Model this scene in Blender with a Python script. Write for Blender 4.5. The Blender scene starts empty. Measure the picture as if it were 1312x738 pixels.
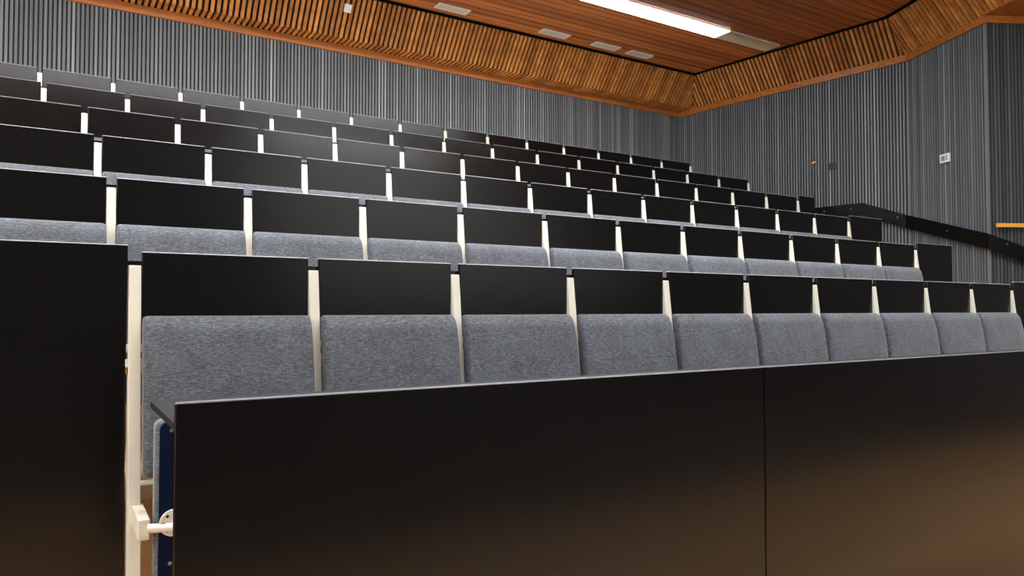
import bpy, bmesh, math, random
from mathutils import Vector, Matrix
random.seed(7)
scn = bpy.context.scene
COL = scn.collection
EYE = 1.333                     # camera height above the front floor (world z = 0)

# ------------------------------------------------------------------ materials
def new_mat(name):
    m = bpy.data.materials.new(name); m.use_nodes = True
    nt = m.node_tree
    b = nt.nodes['Principled BSDF']
    return m, nt, b
def node(nt, typ, **kw):
    n = nt.nodes.new(typ)
    for k, v in kw.items(): setattr(n, k, v)
    return n
def mixrgb(nt, fac, a, b, blend='MIX'):
    n = node(nt, 'ShaderNodeMix', data_type='RGBA', blend_type=blend)
    for sock, v in ((n.inputs[0], fac), (n.inputs[6], a), (n.inputs[7], b)):
        if hasattr(v, 'is_linked'): nt.links.new(v, sock)
        else: sock.default_value = v if isinstance(v, float) else (*v, 1)
    return n.outputs[2]
def ramp(nt, fac, stops):
    r = node(nt, 'ShaderNodeValToRGB')
    el = r.color_ramp.elements
    while len(el) < len(stops): el.new(0.5)
    for e, (p, c) in zip(el, stops):
        e.position = p; e.color = (*c, 1) if len(c) == 3 else c
    nt.links.new(fac, r.inputs[0]); return r.outputs[0]
def coords(nt, scale=(1, 1, 1), kind='Object', loc=(0, 0, 0)):
    tc = node(nt, 'ShaderNodeTexCoord'); mp = node(nt, 'ShaderNodeMapping')
    mp.inputs['Scale'].default_value = scale; mp.inputs['Location'].default_value = loc
    nt.links.new(tc.outputs[kind], mp.inputs[0]); return mp.outputs[0]
def noise(nt, vec, scale, detail=3.0, rough=0.55):
    n = node(nt, 'ShaderNodeTexNoise'); n.inputs['Scale'].default_value = scale
    n.inputs['Detail'].default_value = detail; n.inputs['Roughness'].default_value = rough
    nt.links.new(vec, n.inputs['Vector']); return n.outputs['Fac']
def bump(nt, b, h, strength, dist):
    n = node(nt, 'ShaderNodeBump'); n.inputs['Strength'].default_value = strength
    n.inputs['Distance'].default_value = dist
    nt.links.new(h, n.inputs['Height']); nt.links.new(n.outputs[0], b.inputs['Normal'])
def cell_random(nt, axis, pitch, origin=0.0):
    """a random value per batten / board, counted along one local axis"""
    tc = node(nt, 'ShaderNodeTexCoord'); sp = node(nt, 'ShaderNodeSeparateXYZ')
    nt.links.new(tc.outputs['Object'], sp.inputs[0])
    sb = node(nt, 'ShaderNodeMath', operation='SUBTRACT'); sb.inputs[1].default_value = origin
    nt.links.new(sp.outputs[axis], sb.inputs[0])
    d = node(nt, 'ShaderNodeMath', operation='DIVIDE'); d.inputs[1].default_value = pitch
    nt.links.new(sb.outputs[0], d.inputs[0])
    f = node(nt, 'ShaderNodeMath', operation='FLOOR'); nt.links.new(d.outputs[0], f.inputs[0])
    w = node(nt, 'ShaderNodeTexWhiteNoise', noise_dimensions='1D'); nt.links.new(f.outputs[0], w.inputs['W'])
    return w.outputs['Value']

def m_plain(name, col, rough=.5, metal=0.0, spec=.5):
    m, nt, b = new_mat(name)
    b.inputs['Base Color'].default_value = (*col, 1); b.inputs['Roughness'].default_value = rough
    b.inputs['Metallic'].default_value = metal; b.inputs['Specular IOR Level'].default_value = spec
    return m
def m_laminate(name, c1, c2, rough=.4):
    m, nt, b = new_mat(name)
    b.inputs['Specular IOR Level'].default_value = .4
    v = coords(nt, (2, 2, .6))
    f = noise(nt, v, 6, 4)
    nt.links.new(mixrgb(nt, f, c1, c2), b.inputs['Base Color'])
    g = node(nt, 'ShaderNodeMapRange'); g.inputs[3].default_value = rough - .04; g.inputs[4].default_value = rough + .05
    nt.links.new(noise(nt, coords(nt), 3.5, 4), g.inputs[0]); nt.links.new(g.outputs[0], b.inputs['Roughness'])
    return m
def m_fabric():
    m, nt, b = new_mat('grey_upholstery')
    oi = node(nt, 'ShaderNodeObjectInfo')
    tc = node(nt, 'ShaderNodeTexCoord')
    sc = node(nt, 'ShaderNodeVectorMath', operation='SCALE'); sc.inputs[3].default_value = 9.0
    cmb = node(nt, 'ShaderNodeCombineXYZ')
    nt.links.new(oi.outputs['Random'], cmb.inputs[0]); nt.links.new(oi.outputs['Random'], cmb.inputs[2])
    nt.links.new(cmb.outputs[0], sc.inputs[0])
    ad = node(nt, 'ShaderNodeVectorMath', operation='ADD')
    nt.links.new(tc.outputs['Object'], ad.inputs[0]); nt.links.new(sc.outputs[0], ad.inputs[1])
    def mp(s):
        q = node(nt, 'ShaderNodeMapping'); q.inputs['Scale'].default_value = s
        nt.links.new(ad.outputs[0], q.inputs[0]); return q.outputs[0]
    weft = noise(nt, mp((60, 60, 400)), 1.0, 4, .65)       # horizontal threads
    warp = noise(nt, mp((430, 60, 110)), 1.0, 2, .6)       # vertical threads
    blot = noise(nt, mp((1, 1, 1)), 9.0, 5, .65)          # worn patches
    th = node(nt, 'ShaderNodeMath', operation='ADD'); w2 = node(nt, 'ShaderNodeMath', operation='MULTIPLY'); w2.inputs[1].default_value = .5; nt.links.new(warp, w2.inputs[0])
    nt.links.new(weft, th.inputs[0]); nt.links.new(w2.outputs[0], th.inputs[1])
    hf = node(nt, 'ShaderNodeMath', operation='MULTIPLY'); hf.inputs[1].default_value = .6667; nt.links.new(th.outputs[0], hf.inputs[0])
    c = ramp(nt, hf.outputs[0], [(.37, (.050, .056, .064)), (.5, (.104, .114, .126)), (.63, (.205, .22, .236))])
    bl = ramp(nt, blot, [(.38, (.92, .905, .90)), (.70, (1.15, 1.19, 1.23))])
    nt.links.new(mixrgb(nt, 1.0, c, bl, 'MULTIPLY'), b.inputs['Base Color'])
    b.inputs['Roughness'].default_value = .85
    b.inputs['Sheen Weight'].default_value = .45; b.inputs['Sheen Roughness'].default_value = .35
    b.inputs['Specular IOR Level'].default_value = .25
    bump(nt, b, hf.outputs[0], .35, .002)
    return m
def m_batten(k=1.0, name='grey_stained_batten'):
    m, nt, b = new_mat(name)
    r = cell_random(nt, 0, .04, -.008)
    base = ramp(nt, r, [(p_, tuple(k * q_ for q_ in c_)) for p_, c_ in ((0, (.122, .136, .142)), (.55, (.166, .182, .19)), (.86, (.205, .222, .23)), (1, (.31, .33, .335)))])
    g = noise(nt, coords(nt, (60, 60, .9)), 1.0, 5)
    gr = ramp(nt, g, [(.3, (.87, .87, .87)), (.72, (1.1, 1.1, 1.1))])
    nt.links.new(mixrgb(nt, 1.0, base, gr, 'MULTIPLY'), b.inputs['Base Color'])
    b.inputs['Roughness'].default_value = .5
    return m
def m_wood(name, dark, mid, light, stretch, pitch=None, axis=0, rough=.45, sc=1.0):
    m, nt, b = new_mat(name)
    g = noise(nt, coords(nt, stretch), sc, 5, .6)
    c = ramp(nt, g, [(.28, dark), (.5, mid), (.74, light)])
    if pitch:
        r = cell_random(nt, axis, pitch)
        v = ramp(nt, r, [(0, (.72, .68, .66)), (.5, (.98, .98, .98)), (1, (1.28, 1.3, 1.32))])
        c = mixrgb(nt, 1.0, c, v, 'MULTIPLY')
    nt.links.new(c, b.inputs['Base Color']); b.inputs['Roughness'].default_value = rough
    return m
def m_emit(name, col, strength):
    m, nt, b = new_mat(name)
    b.inputs['Base Color'].default_value = (.9, .9, .88, 1)
    b.inputs['Emission Color'].default_value = (*col, 1); b.inputs['Emission Strength'].default_value = strength
    return m

LAMP = [16.0, 50.0, 48.0, 88.0]      # the four ceiling strips, back to front; the last three assumed, unseen
FILL_UP = 23.0                            # unseen fill light added behind the topmost row for the ceiling
WIN = 8.0                             # glow of the side windows added out of view
M = dict(
    black=m_laminate('black_laminate', (.0030, .0028, .0028), (.0052, .0046, .0044), .20),
    fabric=m_fabric(),
    cream=m_plain('cream_powder_coat', (.82, .795, .655), .38),
    cream_plate=m_plain('cream_plate', (.83, .80, .68), .35),
    brass=m_plain('brass_screw', (.75, .42, .12), .3, .9),
    navy=m_plain('navy_lacquered_board', (.001, .008, .032), .55, 0, .15),
    steel=m_plain('bright_screw_steel', (.75, .75, .76), .28, .9),
    dark_metal=m_plain('dark_screw', (.02, .02, .022), .4),
    batten=m_batten(),
    batten_shaded=m_batten(.36, 'shaded_batten'),  # same battens, with the wing wall's shade put into their colour
    backing=m_plain('dark_wall_backing', (.010, .012, .014), .8),
    cove=m_wood('cove_batten_wood', (.36, .125, .024), (.52, .20, .044), (.66, .29, .078), (9, 9, 9), .062, 0, .42),
    ceil=m_wood('ceiling_board_wood', (.38, .105, .022), (.52, .165, .038), (.64, .23, .058), (1.2, 22, 22), .12, 1, .45),
    trim=m_wood('trim_board_wood', (.30, .088, .013), (.42, .135, .022), (.52, .19, .036), (1.3, 30, 30), None, 0, .42),
    gap=m_plain('shadow_gap_black', (.004, .004, .005), .9),
    floor=m_wood('oak_floor', (.46, .25, .10), (.60, .36, .16), (.68, .44, .22), (1.6, 16, 16), .12, 1, .38),
    plaster=m_plain('plain_grey_wall', (.10, .10, .105), .8),
    lamp0=m_emit('lit_diffuser', (.97, .98, 1.0), LAMP[0]),
    lamp1=m_emit('lit_diffuser', (.97, .98, 1.0), LAMP[1]),
    lamp2=m_emit('lit_diffuser', (.97, .98, 1.0), LAMP[2]),
    lamp3=m_emit('lit_diffuser', (.97, .98, 1.0), LAMP[3]),
    blank=m_plain('beige_blank_panel', (.86, .72, .52), .5),
    vent=m_plain('vent_frame_beige', (.88, .84, .74), .45),
    vent_slat=m_plain('vent_blade_grey', (.74, .70, .62), .5),
    white=m_plain('white_plastic', (.82, .82, .80), .4),
    screen=m_plain('grey_display', (.30, .31, .32), .25),
    bolt=m_plain('dull_bolt', (.10, .10, .105), .4, .6),
    screen_white=m_plain('assumed_screen_white', (.80, .80, .79), .7),
    desk_top=m_laminate('black_desk_top', (.008, .009, .011), (.013, .014, .017), .45),
    edge_dark=m_plain('front_edge_grey', (.16, .16, .17), .4),
    edge=m_plain('panel_edge_grey', (.42, .42, .43), .35),
    pane=m_emit('added_pane_emitter', (.84, .92, 1.0), WIN),  # cool glow for the windows added out of view
    fill_up=m_emit('added_fill_emitter', (1.0, .9, .76), FILL_UP),
    carpet=m_plain('assumed_dark_carpet', (.075, .075, .08), .95, 0, .1),
    darkbox=m_plain('dark_grey_plastic', (.035, .037, .038), .5),
    amber=m_plain('amber_plastic', (.85, .42, .06), .4),
    orange=m_wood('orange_lacquered_wood', (.66, .27, .03), (.80, .36, .05), (.88, .45, .08), (2, 40, 40), None, 0, .35),
)

# ------------------------------------------------------------------ mesh helpers
class MB:
    def __init__(s): s.bm = bmesh.new(); s.mi = 0
    def _tag(s, faces):
        for f in faces: f.material_index = s.mi
    def hexa(s, p):
        """8 points: bottom ring 0-3, top ring 4-7"""
        v = [s.bm.verts.new(q) for q in p]
        s._tag([s.bm.faces.new([v[i] for i in q]) for q in ((3, 2, 1, 0), (4, 5, 6, 7), (0, 1, 5, 4), (1, 2, 6, 5), (2, 3, 7, 6), (3, 0, 4, 7))])
        return v
    def box(s, x0, x1, y0, y1, z0, z1, shear=None):
        p = [Vector(q) for q in ((x0, y0, z0), (x1, y0, z0), (x1, y1, z0), (x0, y1, z0), (x0, y0, z1), (x1, y0, z1), (x1, y1, z1), (x0, y1, z1))]
        if shear: p = [Vector((q.x, q.y + shear * q.z, q.z)) for q in p]
        return s.hexa(p)
    def top_edge(s, mi=1):
        zt = max(v.co.z for v in s.bm.verts)
        for f in s.bm.faces:
            if f.calc_center_median().z > zt - .0032: f.material_index = mi
    def bevel(s, off, seg=2):
        bmesh.ops.bevel(s.bm, geom=list(s.bm.edges), offset=off, segments=seg, affect='EDGES', profile=.5, clamp_overlap=True)
    def cyl(s, a, b, r, n=20, r2=None):
        a, b = Vector(a), Vector(b); d = (b - a); L = d.length
        q = d.to_track_quat('Z', 'Y').to_matrix().to_4x4()
        ret = bmesh.ops.create_cone(s.bm, cap_ends=True, cap_tris=False, segments=n, radius1=r, radius2=r if r2 is None else r2, depth=L,
                              matrix=Matrix.Translation((a + b) / 2) @ q)
        s._tag({f for v in ret['verts'] for f in v.link_faces})
    def prism(s, poly, z0, z1):
        """poly: list of (x, y)"""
        lo = [s.bm.verts.new((x, y, z0)) for x, y in poly]; hi = [s.bm.verts.new((x, y, z1)) for x, y in poly]
        fs = [s.bm.faces.new(list(reversed(lo))), s.bm.faces.new(hi)]
        n = len(poly)
        for i in range(n): fs.append(s.bm.faces.new((lo[i], lo[(i + 1) % n], hi[(i + 1) % n], hi[i])))
        s._tag(fs)
    def build(s, name, mats, parent=None, smooth=None, loc=None, rotz=0.0):
        bmesh.ops.recalc_face_normals(s.bm, faces=list(s.bm.faces))
        if smooth is not None:
            lim = math.radians(smooth)
            for f in s.bm.faces: f.smooth = True
            for e in s.bm.edges:
                if len(e.link_faces) == 2 and e.calc_face_angle(0) > lim: e.smooth = False
        me = bpy.data.meshes.new(name); s.bm.to_mesh(me); s.bm.free()
        for m in (mats if isinstance(mats, (list, tuple)) else [mats]): me.materials.append(m)
        o = bpy.data.objects.new(name, me); COL.objects.link(o)
        if parent is not None: o.parent = parent
        if loc is not None: o.location = loc
        o.rotation_euler.z = rotz
        return o
def tag(o, label, cat, group=None, kind=None):
    o['label'] = label; o['category'] = cat
    if group: o['group'] = group
    if kind: o['kind'] = kind
    return o
def empty(name, loc, rotz=0.0):
    o = bpy.data.objects.new(name, None); COL.objects.link(o)
    o.location = loc; o.rotation_euler.z = rotz; o.empty_display_size = .1
    return o
def structure(o): o['kind'] = 'structure'; return o
def kids(o): return list(o.children)
def copy_tree(o, parent=None, skip=()):
    c = o.copy(); COL.objects.link(c); c.parent = parent
    for ch in kids(o):
        if ch.name.split('.')[0] not in skip: copy_tree(ch, c, skip)
    return c

# ------------------------------------------------------------------ layout (surveyed from the photograph)
S = .55                                     # seat spacing
D1, PITCH, RISE = 2.507, .9732, .3762       # first seat row, row depth, row rise
F1 = .376                                   # first platform
A = [.2113, .2008, .1907, .1544, -.0802, -.1240]      # x of the post called 0 in each row
NLAST = [10, 11, 12, 13, 14, 14]            # last post of each row
NFIRST = [0, -1, -1, -1, -1, -1]
def row_y(k): return D1 + (k - 1) * PITCH   # k = 1..6 (0 = front desk)
def row_z(k): return F1 + (k - 1) * RISE
DESK_H, PANEL_H, END_H = 1.108, 1.136, 1.155

# ------------------------------------------------------------------ the seat prototype
LEAN = .1182
def post_y(z): return -.002 - (1.0925 - z) * LEAN       # front face of the leaning post
def build_hinges(p, sx):
    def plate(name, xo, z0, z1, dy, dep, mat, par):
        mb = MB(); y = post_y((z0 + z1) / 2) + dy
        mb.box(min(sx * .0173, sx * xo), max(sx * .0173, sx * xo), y, y + dep, z0, z1)
        mb.bevel(.0012, 1); return mb.build(name, mat, par)
    plate('spring_plate', .0212, .829, .854, .004, .022, M['cream_plate'], p)
    h = plate('hinge_plate', .0235, .786, .808, .004, .026, M['cream_plate'], p)
    plate('hinge_screw', .0235, .764, .7858, .004, .022, M['brass'], h)
def build_post(parent, x=0.0):
    mb = MB(); w = .0172; d = .044
    mb.hexa([(-w, post_y(.008), .008), (w, post_y(.008), .008), (w, post_y(.008) + d + .03, .008), (-w, post_y(.008) + d + .03, .008),
             (-w, post_y(1.0925), 1.0925), (w, post_y(1.0925), 1.0925), (w, post_y(1.0925) + d, 1.0925), (-w, post_y(1.0925) + d, 1.0925)])
    mb.bevel(.003, 2)
    p = mb.build('post', M['cream'], parent, None, (x, 0, 0))
    mb = MB(); mb.box(-.0172, .0172, post_y(0) - .05, post_y(0) + .13, 0, .010); mb.bevel(.003, 1)
    mb.build('foot_plate', M['cream'], p)
    build_hinges(p, 1)
    return p
def make_seat():
    root = empty('auditorium_seat', (0, 0, 0))
    # black board behind the sitter, vertical
    mb = MB(); mb.box(.0182, S - .0182, 0, .018, .80, PANEL_H); mb.bevel(.003, 2); mb.top_edge()
    mb.build('back_panel', [M['black'], M['edge']], root)
    # upholstered backrest, leaning like the post
    mb = MB()
    x0, x1 = .0196, S - .0176
    # profile (y offset from the post front line, z)
    prof = []
    zt, zb = .938, .462
    R = .024
    def ln(z): return post_y(z) + .004
    T = .046
    RH, RD = .066, .038
    for i in range(9):                       # soft top roll, back to front
        a = math.pi / 2 * i / 8
        z = zt - RH + RH * math.cos(a)
        prof.append((ln(z) - T + RD - RD * math.sin(a), z))
    for z in (.83, .76, .69, .62, .55):
        bulge = .005 * math.sin(math.pi * (z - zb) / (zt - zb))
        prof.append((ln(z) - T - bulge - .002, z))
    for i in range(6):
        a = math.pi / 2 * i / 5
        prof.append((ln(zb) - T + R - R * math.cos(a), zb + R - R * math.sin(a)))
    prof.append((ln(zb), zb)); prof.append((ln(zt), zt))
    n = len(prof)
    NX = 14
    def sect(x, inset):
        cy = sum(p[0] for p in prof) / n; cz = (zt + zb) / 2
        vs = []
        for (y, z) in prof:
            yy = y + inset * (1 if y < ln(z) - .012 else 0)
            zz = z - inset * .8 * (1 if z > cz else -1) * min(1, abs(z - cz) / .2)
            vs.append(mb.bm.verts.new((x, yy, zz)))
        return vs
    xs = []
    re = .016
    for i in range(5):
        a = math.pi / 2 * i / 4; xs.append((x0 + re * (1 - math.sin(a)) if False else x0 + re * (1 - math.cos(a)), re * (1 - math.sin(a))))
    ring = xs + [(x0 + re + (x1 - x0 - 2 * re) * j / 6, 0.0) for j in range(1, 6)] + [(x0 + x1 - x, i_) for x, i_ in reversed(xs)]
    rows = [sect(x, i_) for x, i_ in ring]
    for r0, r1 in zip(rows, rows[1:]):
        for i in range(n): mb.bm.faces.new((r0[i], r0[(i + 1) % n], r1[(i + 1) % n], r1[i]))
    mb.bm.faces.new(rows[0]); mb.bm.faces.new(list(reversed(rows[-1])))
    mb.build('backrest', M['fabric'], root, 55)
    # tube under the backrest
    mb = MB(); y = post_y(.445) - .004
    mb.cyl((.0165, y + .008, .446), (S - .0175, y + .008, .446), .008, 14)
    mb.build('support_tube', M['cream'], root, 40)
    # tipped-up seat: upholstery towards the backrest, navy board towards the front
    mb = MB(); mb.box(.035, S - .03, -.262, -.196, .205, .650); mb.bevel(.02, 4)
    seat = mb.build('seat', M['fabric'], root, 40)
    mb = MB(); mb.box(.045, S - .04, -.272, -.259, .209, .646)
    es = [e for e in mb.bm.edges if abs(e.verts[0].co.x - e.verts[1].co.x) < 1e-6 and abs(e.verts[0].co.z - e.verts[1].co.z) < 1e-6]
    bmesh.ops.bevel(mb.bm, geom=es, offset=.022, segments=5, affect='EDGES', profile=.5)
    mb.build('underside_board', M['navy'], seat)
    for x in (.074, S - .07):
        for z in (.622, .258):
            mb = MB(); mb.cyl((x, -.271, z), (x, -.2765, z), .0055, 14, .004); mb.build('board_screw', M['steel'], seat, 40)
    mb = MB(); mb.cyl((.082, -.271, .369), (.082, -.279, .369), .037, 36); mb.bevel(.0012, 1)
    fl = mb.build('pivot_flange', M['cream_plate'], seat, 40)
    for a in (40, 90, 140, 220, 270, 320):
        x = .082 + .026 * math.sin(math.radians(a)) * 1.0; z = .369 + .026 * math.cos(math.radians(a))
        mb = MB(); mb.cyl((x, -.2785, z), (x, -.2800, z), .0042, 12)
        mb.build('flange_screw', M['dark_metal'], seat, 40)
    # arm that carries the seat
    mb = MB()
    mb.box(-.0055, .0245, -.262, -.066, .327, .3845); mb.bevel(.003, 2)
    arm = mb.build('seat_arm', M['cream'], root)
    mb = MB(); mb.cyl((.02, -.262 + .0, .359), (.082, -.2845, .359), .0122, 18)
    mb.build('pivot_rod', M['cream_plate'], arm, 40)
    build_post(root)
    return root
SEAT = make_seat()

ORD = ['', 'first', 'second', 'third', 'fourth', 'fifth', 'sixth', 'seventh', 'eighth', 'ninth', 'tenth', 'eleventh', 'twelfth', 'thirteenth', 'fourteenth', 'fifteenth']
ROWN = {1: 'front row', 2: 'second row', 3: 'third row', 4: 'fourth row', 5: 'row below the topmost', 6: 'topmost row'}
def place(r):
    def f(i, n):
        if i == 0: return 'leftmost one'
        if i == n - 1: return 'rightmost one'
        if i < (n + 1) // 2: return ORD[i + 1] + ' from left'
        return ORD[n - i] + ' from right'
    return f
LOOK = {1: 'grey tip-up seat under black board', 2: 'grey upholstered seat under black board', 3: 'black seat back above thin cushion edge',
        4: 'black seat back with cream post', 5: 'low black seat back with cream post', 6: 'greyish seat back under the slatted wall'}
first = True
posts_end = []
for k in range(1, 7):
    ts = list(range(NFIRST[k - 1], NLAST[k - 1]))
    for i, t in enumerate(ts):
        o = SEAT if first else copy_tree(SEAT)
        first = False
        o.location = (A[k - 1] + t * S, row_y(k), row_z(k))
        n = len(ts)
        lab = LOOK[k] + ', ' + place(k)(i, n) + ' in ' + ROWN[k]
        tag(o, lab, 'seat', 'fixed lecture hall seats')
        last = o
    # the closing post of the row belongs to its last seat
    src = [c for c in last.children if c.name.split('.')[0] == 'post'][0]
    e = copy_tree(src, last); e.location = (S, 0, 0)

for o in COL.objects:
    if o.get('label', '').startswith('grey tip-up seat') and 'leftmost' in o['label']:
        build_hinges([c for c in o.children if c.name.split('.')[0] == 'post'][0], -1)
# ------------------------------------------------------------------ worktops, front desk, end panels
def worktop_mesh(x0, x1, y0, y1, z1, parent=None, name='worktop'):
    mb = MB(); mb.box(x0, x1, y0, y1, z1 - .014, z1); mb.bevel(.0015, 2)
    return mb.build(name, M['black'], parent)
X_END = {1: 6.27, 2: 6.83, 3: 7.36, 4: 7.604, 5: A[4] + 14 * S + .018}
WT = {1: 'long black writing top behind the front row of seats', 2: 'long black writing top behind the second row of seats', 3: 'long black writing top behind the third row of seats',
      4: 'long black writing top behind the fourth row of seats', 5: 'long black writing top before the topmost row of seats'}
for k in range(1, 6):
    x0 = -.36 if k < 5 else A[4] - S - .018
    o = worktop_mesh(x0, X_END[k], .0195, .47, DESK_H, None, 'writing_top')
    o.location = (0, row_y(k), row_z(k))
    tag(o, WT[k], 'desk', 'writing tops of the seat rows')
# front desk
desk = empty('front_desk', (.202, 1.534, 0))
tag(desk, 'long black front desk running along the bottom of the picture', 'desk')
for x0, x1 in ((.202, 1.8895), (1.8925, 3.66), (3.663, 6.27)):
    mb = MB(); mb.box(x0 - .202, x1 - .202, 0, .018, 0, END_H); mb.bevel(.003, 2); mb.top_edge()
    mb.build('front_panel', [M['black'], M['edge_dark']], desk)
mb = MB(); mb.box(.006, 6.06, .0185, .479, DESK_H - .016, DESK_H); mb.bevel(.0018, 2)
mb.build('worktop', M['desk_top'], desk)
for x in (1.1, 2.75, 4.4, 5.9):
    mb = MB(); mb.hexa([(x, .045, F1), (x + .03, .045, F1), (x + .03, .09, F1), (x, .09, F1),
                        (x, .045, DESK_H - .016), (x + .03, .045, DESK_H - .016), (x + .03, .36, DESK_H - .016), (x, .36, DESK_H - .016)])
    mb.bevel(.003, 1); mb.build('bracket', M['cream'], desk)
EP = [(1, -.36, .1915, 'large plain black panel filling the lower left corner beside the cream post'),
      (1, A[0] + 10 * S + .019, 6.27, 'plain black end panel closing the front row at the right edge'),
      (2, A[1] + 11 * S + .019, 6.83, 'plain black end panel closing the second row, tall against the grey wall'),
      (3, A[2] + 12 * S + .019, 7.36, 'plain black end panel closing the third row below the black handrail'),
      (4, A[3] + 13 * S + .019, 7.604, 'narrow plain black end panel closing the fourth row beside the handrail end')]
for k, x0, x1, lab in EP:
    mb = MB(); mb.box(0, x1 - x0, -.006, .012, 0, END_H); mb.bevel(.003, 2); mb.top_edge()
    o = mb.build('end_panel', [M['black'], M['edge']], None, None, (x0, row_y(k), row_z(k)))
    tag(o, lab, 'panel', 'plain black end panels')

# ------------------------------------------------------------------ room shell
Z0 = EYE
XL, YF = -4.2, -5.5
BACK_Y = 8.58
CORNER = (8.572, BACK_Y); BEND = (9.055, 5.11); OUT = (8.567, 3.968); WING = (10.62, 2.829)
TRIM0, TRIM1 = Z0 + 3.12, Z0 + 3.205
# stepped floor
mb = MB()
edges = [YF] + [row_y(k) + .022 for k in range(0, 6)] + [BACK_Y]
XR = 9.06
heights = [0] + [row_z(k) for k in range(1, 7)]
for i, h in enumerate(heights):
    y0, y1 = edges[i], edges[i + 1]
    if i == 0: mb.box(XL, 10.65, y0, y1, -.05, 0)
    else: mb.box(XL, XR, y0, y1 if i == 6 else y1 + .0, h - .39, h)
structure(mb.build('floor', M['floor']))
mb = MB(); mb.box(XL, 10.6, YF + .002, -.75, .0005, .008); tag(mb.build('carpet', M['carpet']), 'assumed dark grey carpet on the open floor at the front', 'carpet')  # assumed, out of view; darkens reflections in the black panels
mb = MB(); mb.box(XR, 10.65, edges[1], 3.9, -.05, 0); structure(mb.build('floor_side', M['floor']))

def slat_wall(name, p, q, z0, z1, battens=True, bm_='batten', w=.0235):
    """p -> q seen with the room on the right-hand... local x runs p->q, local -y faces the room"""
    p, q = Vector(p), Vector(q); d = q - p; L = d.length; ang = math.atan2(d.y, d.x)
    mb = MB(); mb.mi = 0
    mb.box(0, L, .011, .07, z0, z1)
    mb.mi = 1
    if battens:
        n = int(L / .04)
        for i in range(n):
            x = i * .04 + .004
            mb.hexa([(x, .0, z0), (x + w, .0, z0), (x + w, .012, z0), (x, .012, z0), (x, .0, z1), (x + w, .0, z1), (x + w, .012, z1), (x, .012, z1)])
        mb.box(L - .016, L + .004, 0, .012, z0, z1)
    o = mb.build(name, [M['backing'], M[bm_]], None, None, (p.x, p.y, 0), ang)
    return structure(o)
slat_wall('wall_back', (XL, BACK_Y), CORNER, row_z(6), TRIM1)
slat_wall('wall_right', CORNER, BEND, row_z(3), TRIM1, w=.0205)
slat_wall('wall_right_angled', BEND, OUT, row_z(2), TRIM1, w=.0205)
slat_wall('wall_right_wing', OUT, WING, 0, TRIM1, True, 'batten_shaded')
mb = MB(); mb.box(XL - .1, XL, YF, BACK_Y, 0, Z0 + 3.75); structure(mb.build('wall_left', M['plaster']))
mb = MB(); mb.box(XL, 10.7, YF - .1, YF, 0, Z0 + 3.75); structure(mb.build('wall_front', M['plaster']))
mb = MB(); mb.box(10.65, 10.75, YF, 2.83, 0, Z0 + 3.3); structure(mb.build('wall_side', M['plaster']))

for wi, (y0, y1) in enumerate(((-4.6, -2.6), (-2.2, -.2), (.2, 2.2), (2.6, 4.6)), 1):
    mb = MB(); mb.box(XL + .002, XL + .012, y0, y1, Z0 + .9, Z0 + 2.9)
    wn = structure(mb.build('window_%d' % wi, M['pane']))  # unseen windows, added so their glow lights posts and cushions from the front
    mb = MB()
    mb.box(XL, XL + .05, y0 - .05, y0, Z0 + .85, Z0 + 2.95); mb.box(XL, XL + .05, y1, y1 + .05, Z0 + .85, Z0 + 2.95)
    mb.box(XL, XL + .05, y0, y1, Z0 + .85, Z0 + .9); mb.box(XL, XL + .05, y0, y1, Z0 + 2.9, Z0 + 2.95)
    mb.build('window_frame', M['gap'], wn)
mb = MB(); mb.box(2.9, 9.4, YF + .005, YF + .035, Z0 + .1, Z0 + 3.2)  # assumed white screen, out of view, to brighten reflections in the black boards
tag(mb.build('assumed_screen', M['screen_white']), 'assumed wide white projection screen on the front wall behind the viewer', 'screen')

def offset_poly(pts, d):
    """offset an open polyline to its right-hand side by d (mitred)"""
    out = []
    n = len(pts)
    def nrm(a, b):
        v = Vector(b) - Vector(a); v.normalize(); return Vector((v.y, -v.x))
    for i, p in enumerate(pts):
        p = Vector(p)
        if i == 0: out.append(p + nrm(pts[0], pts[1]) * d)
        elif i == n - 1: out.append(p + nrm(pts[-2], pts[-1]) * d)
        else:
            n1, n2 = nrm(pts[i - 1], p), nrm(p, pts[i + 1])
            m = (n1 + n2).normalized(); out.append(p + m * (d / m.dot(n1)))
    return out
def strip(name, pts, off0, off1, z0, z1, mat, zs=None, parent=None):
    """board that follows a polyline; zs gives per-vertex (z0, z1)"""
    a, b = offset_poly(pts, off0), offset_poly(pts, off1)
    mb = MB()
    for i in range(len(pts) - 1):
        h0 = zs[i] if zs else (z0, z1); h1 = zs[i + 1] if zs else (z0, z1)
        mb.hexa([(*a[i], h0[0]), (*a[i + 1], h1[0]), (*b[i + 1], h1[0]), (*b[i], h0[0]),
                 (*a[i], h0[1]), (*a[i + 1], h1[1]), (*b[i + 1], h1[1]), (*b[i], h0[1])])
    return mb.build(name, mat, parent)
WALLS = [(XL, BACK_Y), CORNER, BEND, OUT, WING]
structure(strip('trim_1', [(XL, BACK_Y), CORNER], -.02, .026, TRIM0, TRIM1 + .005, M['trim']))
structure(strip('trim_2', [CORNER, BEND, OUT], -.02, .022, TRIM0, TRIM1, M['trim']))
structure(strip('trim_3', [OUT, WING], -.02, .022, TRIM0, TRIM1, M['trim']))

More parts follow.
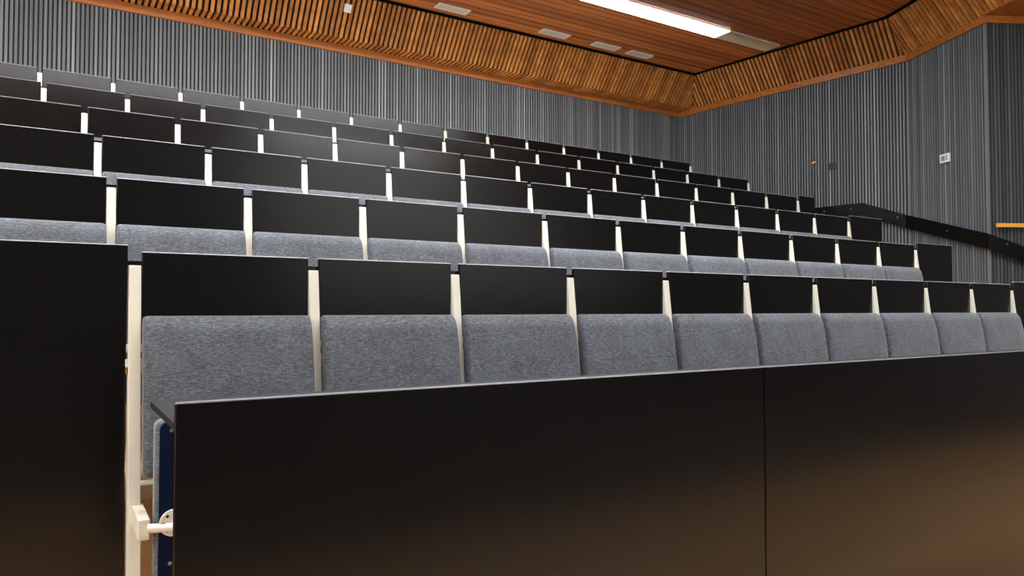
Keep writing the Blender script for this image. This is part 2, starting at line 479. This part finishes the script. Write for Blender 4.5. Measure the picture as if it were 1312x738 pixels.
# sloping slatted cove: bottom line B, top line T, mitred at the corners
BL = [(XL, BACK_Y - .255), (8.597, BACK_Y - .255), (9.035, 5.125), (8.552, 3.99), (7.49, 1.5), (7.49, YF)]
TL = offset_poly(BL, .305)
ZB, ZT = Z0 + 3.205, Z0 + 3.605
def cove(name, i, pitch=.062, w=.0345, ret=0.0):
    p0, p1 = Vector(BL[i]), Vector(BL[i + 1]); d = (p1 - p0); L = d.length; d.normalize()
    nin = Vector((d.y, -d.x))
    ang = math.atan2(d.y, d.x)
    t0 = (TL[i] - p0).dot(d); t1 = (TL[i + 1] - p0).dot(d)
    dep = .305; hz = ZT - ZB
    nv = Vector((0, -hz, -dep)).normalized()     # local face normal (towards the room, downwards)
    mb = MB()
    mb.mi = 0
    # dark backing sheet behind the battens
    def P(x, v, k): return (x, -v * dep - nv.y * k, ZB + v * hz - nv.z * k)
    mb.hexa([P(0, 0, .03), P(L, 0, .03), P(L, 0, .045), P(0, 0, .045), P(t0, 1, .03), P(t1, 1, .03), P(t1, 1, .045), P(t0, 1, .045)])
    if ret: mb.box(0, L, 0, ret, ZB + .045, ZB + .055)
    mb.mi = 1
    lo = min(0, t0); hi = max(L, t1)
    for j in range(int(lo / pitch) - 1, int(hi / pitch) + 2):
        u0, u1 = j * pitch + .006, j * pitch + .006 + w
        uc = (u0 + u1) / 2
        def span(u):                     # part of the slope (0 bottom .. 1 top) that exists at u
            a_, b_ = 0.0, 1.0
            if t0 > 1e-4: b_ = min(b_, u / t0)
            elif t0 < -1e-4: a_ = max(a_, u / t0)
            if t1 < L - 1e-4: b_ = min(b_, (u - L) / (t1 - L))
            elif t1 > L + 1e-4: a_ = max(a_, (u - L) / (t1 - L))
            if b_ < a_: m_ = min(1, max(0, (a_ + b_) / 2)); return m_, m_
            return max(0, a_), min(1, b_)
        (a0, b0), (a1, b1) = span(u0), span(u1)
        if uc < lo or uc > hi or (b0 - a0 < .01 and b1 - a1 < .01): continue
        mb.hexa([P(u0, a0, 0), P(u1, a1, 0), P(u1, a1, .03), P(u0, a0, .03), P(u0, b0, 0), P(u1, b1, 0), P(u1, b1, .03), P(u0, b0, .03)])
        if ret and 0 <= uc <= L:
            mb.box(u0, u1, .004, ret, ZB + .004, ZB + .044)
    return structure(mb.build(name, [M['gap'], M['cove']], None, None, (p0.x, p0.y, 0), ang))
cove('trim_4', 0, ret=.235)
for n_, i_ in (('trim_5', 1), ('trim_6', 2), ('trim_7', 3), ('trim_8', 4)): cove(n_, i_)

# ceiling boards and the black shadow gap around them
CL = offset_poly(BL, .345)
ZC = Z0 + 3.63
def right_x(y):
    for a, b in zip(CL[1:], CL[2:]):
        if b.y <= y <= a.y: return a.x + (b.x - a.x) * (y - a.y) / (b.y - a.y)
    return CL[-1].x if y < CL[-1].y else CL[1].x
mb = MB(); mb.mi = 0
mb.box(XL, 9.2, YF, BACK_Y, ZC + .02, ZC + .06)
mb.mi = 1
y = CL[0].y; bw = .12
while y - bw > YF:
    ya, yb = y - .007, y - bw + .007
    mb.hexa([(XL, yb, ZC), (right_x(yb), yb, ZC), (right_x(ya), ya, ZC), (XL, ya, ZC), (XL, yb, ZC + .02), (right_x(yb), yb, ZC + .02), (right_x(ya), ya, ZC + .02), (XL, ya, ZC + .02)])
    y -= bw
structure(mb.build('ceiling', [M['gap'], M['ceil']]))
# lower wooden soffit over the recess at the right
mb = MB()
mb.prism([(OUT[0] - .03, OUT[1] + .02), (7.50, 1.48), (7.50, YF), (10.65, YF), (10.65, WING[1])], TRIM1 + .004, TRIM1 + .03)
structure(mb.build('ceiling_recess', M['trim']))

# ------------------------------------------------------------------ ceiling fittings
def strip_light(li, y0, y1, x0, x1, blank_to, lab):
    t = empty('ceiling_light', ((x0 + x1) / 2, (y0 + y1) / 2, ZC - .016))
    tag(t, lab, 'lamp', 'ceiling light strips')
    cx, cy = t.location.x, t.location.y
    mb = MB(); mb.box(x0 - .01 - cx, (blank_to or x1) + .005 - cx, y0 - cy - .002, y1 - cy + .002, .006, .016)
    mb.build('housing', M['white'], t)
    mb = MB(); mb.box(x0 - cx, x1 - cx, y0 - cy, y1 - cy, 0, .006); mb.build('diffuser', M['lamp%d' % li], t)
    if blank_to:
        mb = MB(); mb.box(x1 + .002 - cx, blank_to - cx, y0 - cy, y1 - cy, 0, .006)
        o = mb.build('blank_panel', M['blank'], t); o['label'] = 'unlit beige end section'
strip_light(0, 6.49, 6.75, -3.0, 7.40, 8.40, 'bright white light strip in the wooden ceiling with beige unlit end')
strip_light(1, 3.3, 3.56, -2.0, 5.2, None, 'assumed light strip in the ceiling above the second and third rows')  # assumed strip out of view, lighting cushion tops and right wall
strip_light(2, 1.5, 1.76, -1.0, 6.9, None, 'assumed light strip in the ceiling above the front desk')  # assumed strip out of view, reflected in the topmost row
strip_light(3, -3.95, -3.69, 3.5, 9.3, None, 'assumed light strip in the ceiling over the open floor at the front')  # assumed strip out of view, lighting the screen on the front wall
# added fill light, hidden behind the topmost row to brighten ceiling and cove
t = empty('added_fill_light', (2.1, 7.93, row_z(6))); tag(t, 'added unseen fill light on the floor between topmost row and back wall', 'lamp')
mb = MB(); mb.box(-3.0, 4.6, -.07, .07, 0, .06); mb.build('housing', M['dark_metal'], t)
mb = MB(); mb.box(-2.98, 4.58, -.05, .05, .06, .066); mb.build('diffuser', M['fill_up'], t)

VL = ['leftmost beige air vent in the wooden ceiling, apart from the rest', 'second beige ceiling air vent from left', 'third beige ceiling air vent from left', 'rightmost beige air vent in the ceiling, close to its neighbour']
for (x0, x1), lab in zip(((3.818, 4.245), (5.32, 5.752), (6.182, 6.61), (6.808, 7.222)), VL):
    y0, y1 = 7.714, 7.866
    t = empty('ceiling_vent', ((x0 + x1) / 2, (y0 + y1) / 2, ZC - .012)); tag(t, lab, 'vent', 'ceiling air vents')
    hx, hy = (x1 - x0) / 2, (y1 - y0) / 2
    mb = MB(); f = .02
    mb.box(-hx, hx, -hy, -hy + f, 0, .012); mb.box(-hx, hx, hy - f, hy, 0, .012)
    mb.box(-hx, -hx + f, -hy + f, hy - f, 0, .012); mb.box(hx - f, hx, -hy + f, hy - f, 0, .012)
    mb.build('frame', M['vent'], t)
    mb = MB()
    mb.box(-hx + f, hx - f, -hy + f, hy - f, .009, .012)
    for j in range(7):
        yy = -hy + f + .004 + j * (2 * hy - 2 * f - .008) / 7
        mb.box(-hx + f, hx - f, yy, yy + .009, .002, .009)
    mb.build('grille', M['vent_slat'], t)

# ------------------------------------------------------------------ fittings on the walls
# white sensor on the sloping battens
cdir = Vector((0, -.305, ZT - ZB)).normalized(); cn = Vector((0, -(ZT - ZB), -.305)).normalized()
mb = MB()
c = Vector((2.835, BACK_Y - .255 - .46 * .305, ZB + .72 * (ZT - ZB)))
vv = .70
c = Vector((2.835, BACK_Y - .255 - vv * .305, ZB + vv * (ZT - ZB)))
hx, hv, th = .043, .048, .022
q = []
for k_ in (0, 1):
    for sx, sv in ((-1, -1), (1, -1), (1, 1), (-1, 1)):
        q.append(c + Vector((sx * hx, 0, 0)) + cdir * (sv * hv) + cn * (th * k_))
mb.hexa(q); mb.bevel(.003, 2)
o = mb.build('wall_sensor', M['white']); tag(o, 'small white square sensor box on the sloping wooden battens', 'sensor')

def on_wall(p, q, s, z, off=0.0):
    p, q = Vector(p), Vector(q); d = (q - p).normalized(); n = Vector((d.y, -d.x))
    r = p + d * s + n * off
    return (r.x, r.y, z), math.atan2(d.y, d.x)
def along(p, q, pt): return (Vector(pt) - Vector(p)).dot((Vector(q) - Vector(p)).normalized())
# room controller
s = along(BEND, OUT, (8.808, 4.53))
loc, ang = on_wall(BEND, OUT, s, Z0 + 1.766)
t = empty('wall_thermostat', loc, ang); tag(t, 'white room thermostat with small grey display on the right-hand grey slats', 'thermostat')
mb = MB(); mb.box(-.074, .074, -.026, 0, -.052, .052); mb.bevel(.005, 2); mb.build('housing', M['white'], t)
mb = MB(); mb.box(-.045, .012, -.0285, -.0255, -.026, .028); mb.build('display', M['screen'], t)
mb = MB()
for j in range(3): mb.box(.026, .05, -.0285, -.0255, -.024 + j * .02, -.012 + j * .02)
mb.build('button', M['screen'], t)
# amber tab
s = along(CORNER, BEND, (8.884, 6.335))
loc, ang = on_wall(CORNER, BEND, s, Z0 + 2.027)
mb = MB(); mb.hexa([(-.026, -.02, -.018), (.026, -.02, -.004), (.026, 0, -.004), (-.026, 0, -.018), (-.026, -.02, .008), (.026, -.02, .022), (.026, 0, .022), (-.026, 0, .008)])
mb.bevel(.003, 1)
o = mb.build('amber_tab', M['amber'], None, None, loc, ang); tag(o, 'tiny amber plastic tab on the grey slats left of a dark box', 'tab')
# dark box
s = along(CORNER, BEND, (8.92, 6.08))
loc, ang = on_wall(CORNER, BEND, s, Z0 + 1.945)
t = empty('wall_socket', loc, ang); tag(t, 'small dark grey box on the grey slats right of the amber tab', 'socket')
mb = MB(); mb.box(-.054, .054, -.02, 0, -.043, .043); mb.bevel(.004, 2); mb.build('housing', M['darkbox'], t)
mb = MB(); mb.box(-.04, .04, -.0225, -.0195, .006, .010); mb.box(-.04, .04, -.0225, -.0195, -.014, -.010); mb.build('cover_line', M['backing'], t)

# black handrail board following the right-hand walls
def wpt(p, q, y):
    p, q = Vector(p), Vector(q); f = (y - p.y) / (q.y - p.y); return (p.x + (q.x - p.x) * f, y)
rail_pts = [wpt(CORNER, BEND, 7.6), wpt(CORNER, BEND, 5.66), BEND, OUT, (9.75, 3.312)]
rz = [1.398, 1.392, 1.182, .815, .33]
H = .165
t = empty('handrail', (rail_pts[0][0], rail_pts[0][1], Z0 + 1.3)); tag(t, 'black flat handrail board running down along the right-hand grey walls', 'handrail')
o = strip('rail_board', rail_pts, .045, .075, 0, 0, M['black'], [(Z0 + z - H, Z0 + z) for z in rz], t)
o.matrix_parent_inverse = Matrix.Translation(-t.location)
def rail_z(y, i): 
    a, b = rail_pts[i], rail_pts[i + 1]; f = (y - a[1]) / (b[1] - a[1]); return rz[i] + (rz[i + 1] - rz[i]) * f
for i, y in ((0, 6.16), (0, 5.80), (1, 5.22), (2, 4.45), (3, 3.90)):
    a, b = Vector(rail_pts[i]), Vector(rail_pts[i + 1]); d = (b - a).normalized(); n = Vector((d.y, -d.x))
    p = a + (b - a) * ((y - a.y) / (b.y - a.y)); z = Z0 + rail_z(y, i) - .062
    mb = MB(); p0 = p - n * .0; p1 = p + n * .079
    mb.cyl((p0.x, p0.y, z), (p1.x, p1.y, z), .0125, 18)
    o = mb.build('bolt', M['bolt'], t, 40); o.matrix_parent_inverse = Matrix.Translation(-t.location)
# orange wooden rail in the recess
d = (Vector(WING) - Vector(OUT)).normalized(); ang = math.atan2(d.y, d.x)
loc, ang = on_wall(OUT, WING, .07, Z0 + .885, 0)
t = empty('wooden_handrail', loc, ang); tag(t, 'bright orange wooden handrail on the dark slats at the right edge', 'handrail')
mb = MB(); mb.box(-.03, 1.5, -.075, -.045, 0, .044); mb.bevel(.004, 2); mb.build('rail', M['orange'], t)
for x in (.45, 1.2):
    mb = MB(); mb.box(x, x + .02, -.06, 0, -.012, .004); mb.build('bracket', M['dark_metal'], t)

# ------------------------------------------------------------------ camera, world, view
cam = bpy.data.cameras.new('camera'); co = bpy.data.objects.new('camera', cam); COL.objects.link(co)
co.location = (0, 0, EYE); co.rotation_euler = (math.radians(90 + 1.7004), 0, math.radians(-32.038))
cam.sensor_width = 36; cam.sensor_fit = 'HORIZONTAL'; cam.lens = 36 * 940.3 / 1312; cam.clip_start = .05
scn.camera = co
w = bpy.data.worlds.new('world'); scn.world = w; w.use_nodes = True
w.node_tree.nodes['Background'].inputs[0].default_value = (.02, .02, .02, 1)
w.node_tree.nodes['Background'].inputs[1].default_value = .2
vs = scn.view_settings
vs.view_transform = 'Standard'; vs.look = 'None'; vs.gamma = 1; vs.use_curve_mapping = False; vs.exposure = 0
scn.cycles.use_denoising = True
scn.cycles.max_bounces = 8
bpy.context.view_layer.update()
